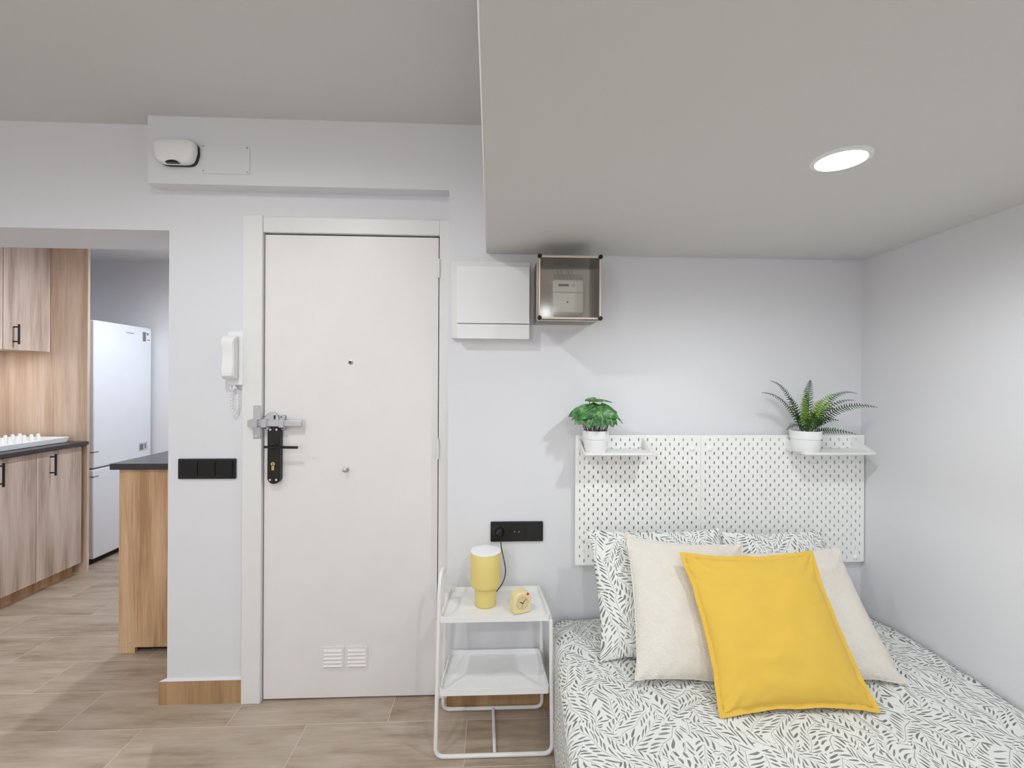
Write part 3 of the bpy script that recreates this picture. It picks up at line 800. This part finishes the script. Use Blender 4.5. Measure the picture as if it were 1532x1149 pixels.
def pillow(name, label, cat, mat, w_, h_, T, bottom, tilt, yaw=0., roll=0., pinch=.05, ear=.0, seed=0., grp=None, flange=0., uvo=(0, 0), sag=.0, wrinkle=.004, N=44, back=.85, crease=1., seam=None):
    """cushion w_ x h_ standing on its lower edge: bottom = middle of the lower edge, tilt = lean from the horizontal"""
    root = thing(name, label, cat, bottom, grp, (0, 0, yaw))
    R_ = Matrix.Rotation(roll, 3, 'Y')
    ca, sa = math.cos(tilt), math.sin(tilt)
    rim = {}
    def P(u, v, sgn):
        x = u * w_ / 2 * (1 - pinch * (1 - v * v) * abs(u)); y = v * h_ / 2 * (1 - pinch * (1 - u * u) * abs(v))
        if ear:
            k = (abs(u) * abs(v)) ** 6
            x *= 1 + ear * k; y *= 1 + ear * k
        e = max(0, (1 - abs(u) ** 2.4) * (1 - abs(v) ** 2.4)) ** .55
        vv = v + sag
        t = T * e * (1 - .22 * v) * (1 if sgn > 0 else back)
        nz = noise.noise(Vector((u * 2.2 + seed, v * 2.6, seed * 1.7))) * wrinkle * 2.2 * e
        # fine creases pulling in from the corners and across the cloth
        nz += crease * wrinkle * .55 * e * noise.noise(Vector((u * 3 + seed, v * 11, 2. + seed)))
        cr = (abs(u) * abs(v)) ** 2
        nz += wrinkle * 1.2 * cr * math.sin((abs(u) - abs(v)) * 26 + seed)
        wob = .006 * noise.noise(Vector((u * 2.5, v * 2.5, seed + 5)))
        # local frame: x across, h up the face, n out of the face towards the viewer
        return (x + wob * (abs(v) > .5), y + h_ / 2 + wob, (t + nz) * sgn)
    def W(p):
        x, hh, n_ = p
        q_ = R_ @ Vector((x, 0, hh - h_ / 2)); x, hh = q_.x, q_.z + h_ / 2
        return (x, hh * ca - n_ * sa, hh * sa + n_ * ca)
    m_ = MB()
    for sgn in (1, -1):
        vs, uvs, fs = [], [], []
        for j in range(N + 1):
            for i in range(N + 1):
                u, v = -1 + 2 * i / N, -1 + 2 * j / N
                u = math.copysign(1 - (1 - abs(u)) ** 1.35, u); v = math.copysign(1 - (1 - abs(v)) ** 1.35, v)
                vs.append(W(P(u, v, sgn))); uvs.append((u * w_ / 2 * 1.05 + uvo[0], v * h_ / 2 * 1.05 + uvo[1] + (0 if sgn > 0 else .4)))
        W_ = N + 1
        for j in range(N):
            for i in range(N):
                f_ = (j * W_ + i, j * W_ + i + 1, (j + 1) * W_ + i + 1, (j + 1) * W_ + i)
                fs.append(f_ if sgn > 0 else f_[::-1])
        m_.add(vs, fs, uvs)
    o = obj('cover', m_, mat, root, local=True, smooth=75, weld=True)
    edge = [(-1 + 2 * i / N, -1) for i in range(N)] + [(1, -1 + 2 * i / N) for i in range(N)] + [(1 - 2 * i / N, 1) for i in range(N)] + [(-1, 1 - 2 * i / N) for i in range(N)]
    if flange:
        fl = MB(); n_ = len(edge); ring = []
        for s_, off in ((0, .0016), (1, .0016), (1, -.0016), (0, -.0016)):
            for k, (u, v) in enumerate(edge):
                x, hh, q_ = P(u, v, 1)
                L = max(abs(u), abs(v))
                g = flange * s_
                dx = math.copysign(g, u) if abs(u) > .999 else 0; dh = math.copysign(g, v) if abs(v) > .999 else 0
                ruf = .005 * s_ * noise.noise(Vector((u * 6 + seed, v * 6, 8.)))
                ins = 1 if s_ else .985
                ring.append(W((x * ins + dx, (hh - h_ / 2) * ins + h_ / 2 + dh, off + ruf)))
        fs = []
        for r_ in range(4):
            for k in range(n_):
                a, b = r_ * n_ + k, r_ * n_ + (k + 1) % n_
                c_, d = ((r_ + 1) % 4) * n_ + (k + 1) % n_, ((r_ + 1) % 4) * n_ + k
                fs.append((a, b, c_, d))
        fl.add(ring, fs)
        obj('flange', fl, mat, root, local=True, smooth=60)
    if seam:
        pts = [W(P(u, v, 1)) for u, v in edge]
        obj('edge_seam', MB().tube(pts, seam, 6, closed=True), mat, root, local=True)
    return root
ZB = .430
pillow('pillow', 'leaf-print pillow against pegboard, nearest the nightstand, behind cream cushion', 'pillow', 'bedding', .53, .445, .061, (.655, 1.605, ZB), math.radians(56), .0, .0, .05, .02, 1.2, 'leaf-print pillows at the head', 0, (.3, .2))
pillow('pillow', 'leaf-print pillow against the wider pegboard, mostly hidden behind cream and yellow cushions', 'pillow', 'bedding', .42, .43, .058, (1.145, 1.625, ZB), math.radians(56), 0, .0, .05, .0, 4.7, 'leaf-print pillows at the head', 0, (1.3, .7))
pillow('cushion', 'cream textured cushion leaning on the pillow nearest the nightstand', 'cushion', 'cream_cloth', .43, .455, .054, (.705, 1.455, ZB + .004), math.radians(53), 0, math.radians(5.5), .06, .03, 2.3, 'cream cushions', crease=1.6, seam=.003)
pillow('cushion', 'cream textured cushion nearest the corner wall, partly behind yellow cushion', 'cushion', 'cream_cloth', .43, .43, .052, (1.112, 1.44, ZB + .004), math.radians(49), 0, math.radians(-1), .06, .03, 6.1, 'cream cushions', crease=1.6, seam=.003)
pillow('cushion', 'mustard yellow square cushion with flat hem standing in front of the others', 'cushion', 'yellow_cloth', .445, .437, .050, (.903, 1.325, ZB + .014), math.radians(51.5), 0, 0, .06, .02, 9.4, None, .013, wrinkle=.005, crease=2.6)

# ------------------------------------------------------------------ nightstand
ns = thing('nightstand', 'white metal nightstand with two trays and tube legs beside bed', 'nightstand', (.02, 1.86, 0))
def tray(zb, zt, name):
    y0, y1 = 1.732, 1.985
    xa0, xb0, xa1, xb1 = -.183, .224, -.165, .212
    tk = .004
    def ring(g, z, n=4):
        pts = []; r = .012
        cs = [(xa0 + g, y0 + g), (xb0 - g, y0 + g), (xb1 - g, y1 - g), (xa1 + g, y1 - g)]
        for k, c_ in enumerate(cs):
            a, b = Vector(cs[k - 1]), Vector(cs[(k + 1) % 4]); c_ = Vector(c_)
            p, q_ = c_ + (a - c_).normalized() * r, c_ + (b - c_).normalized() * r
            for i in range(n + 1):
                t = i / n; v = p * (1 - t) ** 2 + c_ * 2 * t * (1 - t) + q_ * t * t
                pts.append((v.x, v.y, z))
        return pts
    m_ = MB(); R4 = [ring(.0, zb), ring(0, zt), ring(tk, zt), ring(tk, zb + tk)]
    n = len(R4[0]); vs = sum(R4, []); fs = [(i * n + j, i * n + (j + 1) % n, (i + 1) * n + (j + 1) % n, (i + 1) * n + j) for i in range(3) for j in range(n)]
    fs += [tuple(range(n))[::-1], tuple(3 * n + j for j in range(n))]
    return obj(name, m_.add(vs, fs), 'white_metal', ns, smooth=40)
tray(.503, .524, 'tray'); tray(.233, .257, 'tray')
r = .0075
front = fillet([(-.186, 1.745, .60), (-.196, 1.735, .0085), (.236, 1.735, .0085), (.229, 1.738, .502)], .035, 8)
obj('front_leg_frame', MB().tube(front, r, 10), 'white_metal', ns)
rear = fillet([(-.176, 1.905, .54), (-.193, 1.984, .0085), (.226, 1.984, .0085), (.217, 1.97, .505)], .032, 8)
obj('rear_leg_frame', MB().tube(rear, r, 10), 'white_metal', ns)
obj('side_handle', MB().tube(fillet([(-.186, 1.745, .60), (-.184, 1.752, .668), (-.180, 1.84, .668), (-.176, 1.905, .54)], .04, 8), r, 10), 'white_metal', ns)
obj('floor_stretcher', MB().tube([(.022, 1.742, .0085), (.018, 1.977, .0085)], r * .9, 10), 'white_metal', ns)
obj('side_rail', MB().tube(fillet([(.229, 1.738, .50), (.226, 1.80, .512), (.217, 1.97, .505)], .03, 5), r * .8, 8), 'white_metal', ns)

LX, LY, LZ = -.016, 1.862, .508
la = thing('table_lamp', 'pale yellow cylindrical lamp with white top on nightstand', 'lamp', (LX, LY, LZ))
obj('base', MB().lathe([(0, 0), (.040, 0), (.0425, .003), (.0425, .075), (.041, .08), (0, .08)], (LX, LY, LZ), 48), 'yellow_metal', la, smooth=40)
obj('shade', MB().lathe([(.041, .071), (.052, .073), (.059, .079), (.0605, .087), (.0605, .209), (.0595, .211), (.0575, .207)], (LX, LY, LZ), 48), 'yellow_metal', la, smooth=40)
obj('diffuser', MB().lathe([(.0575, .207), (.0602, .2112), (.0595, .214), (.056, .215), (.03, .2155), (0, .2155)], (LX, LY, LZ), 48), 'diffuser', la)
plug = obj('plug', MB().lathe([(.019, .003), (.019, .02), (.012, .03), (.009, .036)], (.042, YW, .7505), 20, 'y'), 'black', la)
cord = fillet([(.045, YW - .034, .745), (.048, YW - .032, .69), (.060, YW - .02, .64), (.070, YW - .014, .585), (.060, YW - .016, .54), (.03, 1.955, .5145), (-.005, 1.908, .512)], .03, 6)
obj('cord', MB().tube(cord, .0022, 8), 'black', la)

# alarm clock
ck = thing('alarm_clock', 'small cream alarm clock with black hands and red button on nightstand', 'clock', (.118, 1.80, LZ), None, (0, 0, math.radians(20)))
arch = [(.033, .0), (.034, .004)]
for k in range(17):
    a = PI * k / 16 
    arch.append((.034 * math.cos(a) + (.004 if a < 1.2 else 0), .046 + (.034 if a > 1.2 else .036) * math.sin(a) ** .85))
arch += [(-.034, .004), (-.033, 0)]
o = obj('case', MB().prism(arch, 'y', -.022, .022), 'cream', ck, local=True, bevel=.004, seg=3)
d_ = obj('dial', MB().lathe([(0, 0), (.0255, 0), (.0265, .001)], (0, -.0225, .041), 32, 'y'), 'cream_face', ck, local=True)
hd = MB()
def hand(ang, L, w_):
    a = math.radians(90 - ang); dx, dz = math.cos(a), math.sin(a); nx, nz = -dz, dx
    p = [(-dx * .003 + nx * w_, -dz * .003 + nz * w_), (-dx * .003 - nx * w_, -dz * .003 - nz * w_), (dx * L - nx * w_ * .7, dz * L - nz * w_ * .7), (dx * L + nx * w_ * .7, dz * L + nz * w_ * .7)]
    hd.prism([(x, z + .041) for x, z in p], 'y', -.0255, -.0243)
hand(-60, .014, .0013); hand(45, .02, .001); hd.disc((0, -.0243, .041), .002, .002, 10)
obj('hands', hd, 'dark', ck, local=True)
tk_ = MB()
for k in range(12):
    a = 2 * PI * k / 12; x, z = .0215 * math.sin(a), .041 + .0215 * math.cos(a)
    tk_.disc((x, -.0236, z), .0012, .0006, 8)
obj('hour_marks', tk_, 'stem', ck, local=True)
hd2 = MB().box(-.0005, .0005, -.0248, -.024, .024, .041)
obj('second_hand', hd2, 'grey_mark', ck, local=True)
obj('button', MB().lathe([(.005, 0), (.005, .003), (.003, .0045)], (.0215, -.0225, .073), 14, 'y'), 'red', ck, local=True)

# ------------------------------------------------------------------ kitchen
def bar_handle(name, parent, x, y, z0, z1):
    m_ = MB().tube([(x + .034, y, z0), (x + .034, y, z1)], .0065, 10)
    for z in (z0 + .018, z1 - .018): m_.tube([(x, y, z), (x + .034, y, z)], .005, 8)
    return obj(name, m_, 'black', parent)
KX = -2.9     # front of the base doors
def base_cabinet(label, y0, y1):
    t = thing('base_cabinet', label, 'cabinet', ((XL + KX) / 2, (y0 + y1) / 2, 0), 'kitchen base cabinets')
    obj('carcass', B(XL + .01, KX - .02, y0, y1, .09, .918), 'oak_pale', t, smooth=0)
    d = obj('door', B(KX - .019, KX, y0 + .002, y1 - .002, .085, .914), 'oak_pale', t, bevel=.0015)
    bar_handle('handle', d, KX, y0 + .095, .752, .893)
    obj('plinth', B(KX - .075, KX - .06, y0, y1, 0, .088), 'oak_warm', t, smooth=0)
    return t
base_cabinet('oak base cabinet next to the tall end panel by the fridge', 3.13, 3.462)
base_cabinet('oak base cabinet nearer the opening, under the dish rack', 2.798, 3.13)
def wall_cabinet(label, y0, y1):
    X = -3.14
    t = thing('wall_cabinet', label, 'cabinet', ((XL + X) / 2, (y0 + y1) / 2, 1.58), 'kitchen wall cabinets')
    obj('carcass', B(XL + .012, X - .02, y0, y1, 1.582, ZK - .01), 'oak_pale', t, smooth=0)
    d = obj('door', B(X - .019, X, y0 + .002, y1 - .002, 1.58, ZK - .012), 'oak_pale', t, bevel=.0015)
    bar_handle('handle', d, X, y0 + .068, 1.617, 1.749)
wall_cabinet('oak wall cabinet with black handle next to the tall end panel', 3.161, 3.487)
wall_cabinet('oak wall cabinet nearer the opening, cut by the picture edge', 2.83, 3.161)
struct('trim_3', B(XL + .001, XL + .009, 2.79, 3.487, .946, 1.579), 'oak_mid', smooth=0)   # panel behind the worktop
tag(obj('worktop', B(XL + .01, -2.872, 2.79, 3.487, .92, .945), 'worktop', bevel=.002), 'dark worktop slab over the oak base cabinets', 'worktop')
ep = MB().box(XL, -2.885, 3.489, 3.508, .0, ZK - .003)
tag(obj('end_panel', ep, 'oak_mid', bevel=.001), 'tall oak end panel standing between cabinets and fridge', 'panel')
led = thing('under_cabinet_light', 'thin light strip under the oak wall cabinets', 'light', (-3.33, 3.15, 1.575))
obj('housing', B(-3.345, -3.315, 2.86, 3.31, 1.574, 1.5825), 'white', led)
M['led'] = emit('led strip', (.97, .98, 1, 1), 26.)
obj('diffuser', B(-3.342, -3.318, 2.87, 3.30, 1.572, 1.5742), 'led', led)

dr = thing('dish_rack', 'white plastic dish rack with pegs on dark worktop', 'dish rack', (-3.25, 3.2, .945))
tr = MB()
x0, x1, y0, y1, z0, z1 = -3.36, -2.965, 2.84, 3.44, .946, .982
tr.add([(x0 + .01, y0 + .01, z0), (x1 - .01, y0 + .01, z0), (x1 - .01, y1 - .01, z0), (x0 + .01, y1 - .01, z0), (x0, y0, z1), (x1, y0, z1), (x1, y1, z1), (x0, y1, z1),
        (x0 + .012, y0 + .012, z1), (x1 - .012, y0 + .012, z1), (x1 - .012, y1 - .012, z1), (x0 + .012, y1 - .012, z1), (x0 + .016, y0 + .016, z0 + .006), (x1 - .016, y0 + .016, z0 + .006), (x1 - .016, y1 - .016, z0 + .006), (x0 + .016, y1 - .016, z0 + .006)],
       [(0, 3, 2, 1)] + [(i, (i + 1) % 4, 4 + (i + 1) % 4, 4 + i) for i in range(4)] + [(4 + i, 4 + (i + 1) % 4, 8 + (i + 1) % 4, 8 + i) for i in range(4)] + [(8 + i, 8 + (i + 1) % 4, 12 + (i + 1) % 4, 12 + i) for i in range(4)] + [(12, 13, 14, 15)])
obj('drip_tray', tr, 'white', dr, bevel=.003)
for k in range(8):
    for x in (-3.10, -3.22):
        obj('peg', MB().lathe([(.013, 0), (.012, .04), (.008, .062)], (x, 3.02 + k * .048, .952), 10), 'white', dr)
obj('cutlery_cup', MB().lathe([(.032, 0), (.036, .1), (.034, .1), (.030, .006), (0, .006)], (-3.10, 2.945, .952), 20), 'white', dr)

fg = thing('fridge', 'tall white fridge freezer standing beside the oak end panel', 'fridge', (-3.2, 3.92, 0))
fy0, fy1, fx = 3.622, 4.1, -2.95
fy1 = 4.212
obj('cabinet', B(XL + .02, fx - .062, fy0, fy1, .03, 1.828), 'fridge', fg, bevel=.006)
fd = obj('fridge_door', B(fx - .058, fx, fy0, fy1, .723, 1.83), 'fridge', fg, bevel=.008)
fz = obj('freezer_door', B(fx - .058, fx, fy0, fy1, .045, .711), 'fridge', fg, bevel=.008)
obj('gasket', B(fx - .062, fx - .012, fy0 + .006, fy1 - .006, .711, .723), 'grey_mark', fg)
obj('grip_recess', B(fx - .045, fx + .001, fy0 - .001, fy0 + .045, .838, .846), 'grey_mark', fd)
obj('grip_recess', B(fx - .045, fx + .001, fy0 - .001, fy0 + .045, .655, .663), 'grey_mark', fz)
obj('badge', B(fx, fx + .001, 3.93, 4.01, 1.763, 1.769), 'grey_mark', fd)
lb = obj('energy_label', B(fx, fx + .0008, 4.10, 4.205, 1.70, 1.80), 'white', fd)
obj('print', MB().box(fx + .0008, fx + .0014, 4.108, 4.145, 1.71, 1.79).box(fx + .0008, fx + .0014, 4.155, 4.175, 1.765, 1.785).box(fx + .0008, fx + .0014, 4.16, 4.19, 1.72, 1.728), 'grey_mark', lb, smooth=0)
l2 = obj('sticker', B(fx, fx + .0008, 4.07, 4.17, .78, .85), 'light_grey', fd)
obj('print', MB().box(fx + .0008, fx + .0014, 4.08, 4.12, .79, .84).box(fx + .0008, fx + .0014, 4.135, 4.15, .80, .84), 'grey_mark', l2, smooth=0)
for y in (3.68, 4.15): obj('foot', MB().lathe([(.018, 0), (.018, .03)], (fx - .09, y, 0), 12), 'dark', fg)
obj('plinth_grille', B(fx - .06, fx - .03, fy0 + .01, fy1 - .01, .008, .043), 'dark', fg)

isl = thing('kitchen_island', 'oak kitchen peninsula with dark top behind the white pier', 'kitchen island', (-1.57, 2.85, 0))
obj('end_panel', B(-1.88, -1.262, 2.462, 2.482, .03, .936), 'oak_warm', isl, bevel=.0015)
obj('side_panel', B(-1.88, -1.862, 2.482, 3.28, .0, .936), 'oak_warm', isl, bevel=.0015)
obj('carcass', B(-1.862, -1.262, 2.482, 3.28, .07, .936), 'oak_warm', isl, smooth=0)
obj('corner_foot', B(-1.88, -1.80, 2.463, 2.481, 0, .03), 'oak_warm', isl, smooth=0)
obj('plinth', B(-1.80, -1.262, 2.50, 3.25, 0, .068), 'dark', isl, smooth=0)
obj('island_top', B(-1.912, -1.26, 2.442, 3.30, .936, .967), 'worktop', isl, bevel=.002)

# ------------------------------------------------------------------ world, camera, view
wd = bpy.data.worlds.new('World'); scn.world = wd; wd.use_nodes = True
wd.node_tree.nodes['Background'].inputs[0].default_value = (.8, .85, .9, 1)
wd.node_tree.nodes['Background'].inputs[1].default_value = .3

cam_d = bpy.data.cameras.new('Camera'); cam_o = bpy.data.objects.new('Camera', cam_d); COL.objects.link(cam_o)
TH, RO = math.radians(2.62), .005
fwd = Vector((math.sin(TH), math.cos(TH), 0)); rt = Vector((math.cos(TH), -math.sin(TH), 0)); up = Vector((0, 0, 1))
ex = rt * math.cos(RO) + up * math.sin(RO); ey = -rt * math.sin(RO) + up * math.cos(RO); ez = -fwd
m4 = Matrix((ex, ey, ez)).transposed().to_4x4(); m4.translation = Vector((0, 0, 1.40))
cam_o.matrix_world = m4
cam_d.sensor_fit = 'HORIZONTAL'; cam_d.sensor_width = 36.; cam_d.lens = 36. * 700. / 1532.
cam_d.shift_y = -6.5 / 1532.; cam_d.clip_start = .02
scn.camera = cam_o

scn.view_settings.view_transform = 'Standard'; scn.view_settings.look = 'None'
scn.view_settings.gamma = 1.; scn.view_settings.use_curve_mapping = False
scn.view_settings.exposure = .89
try:
    scn.cycles.use_denoising = True
    scn.cycles.max_bounces = 10; scn.cycles.diffuse_bounces = 6; scn.cycles.transparent_max_bounces = 16
    scn.cycles.sample_clamp_indirect = 6.
except Exception: pass
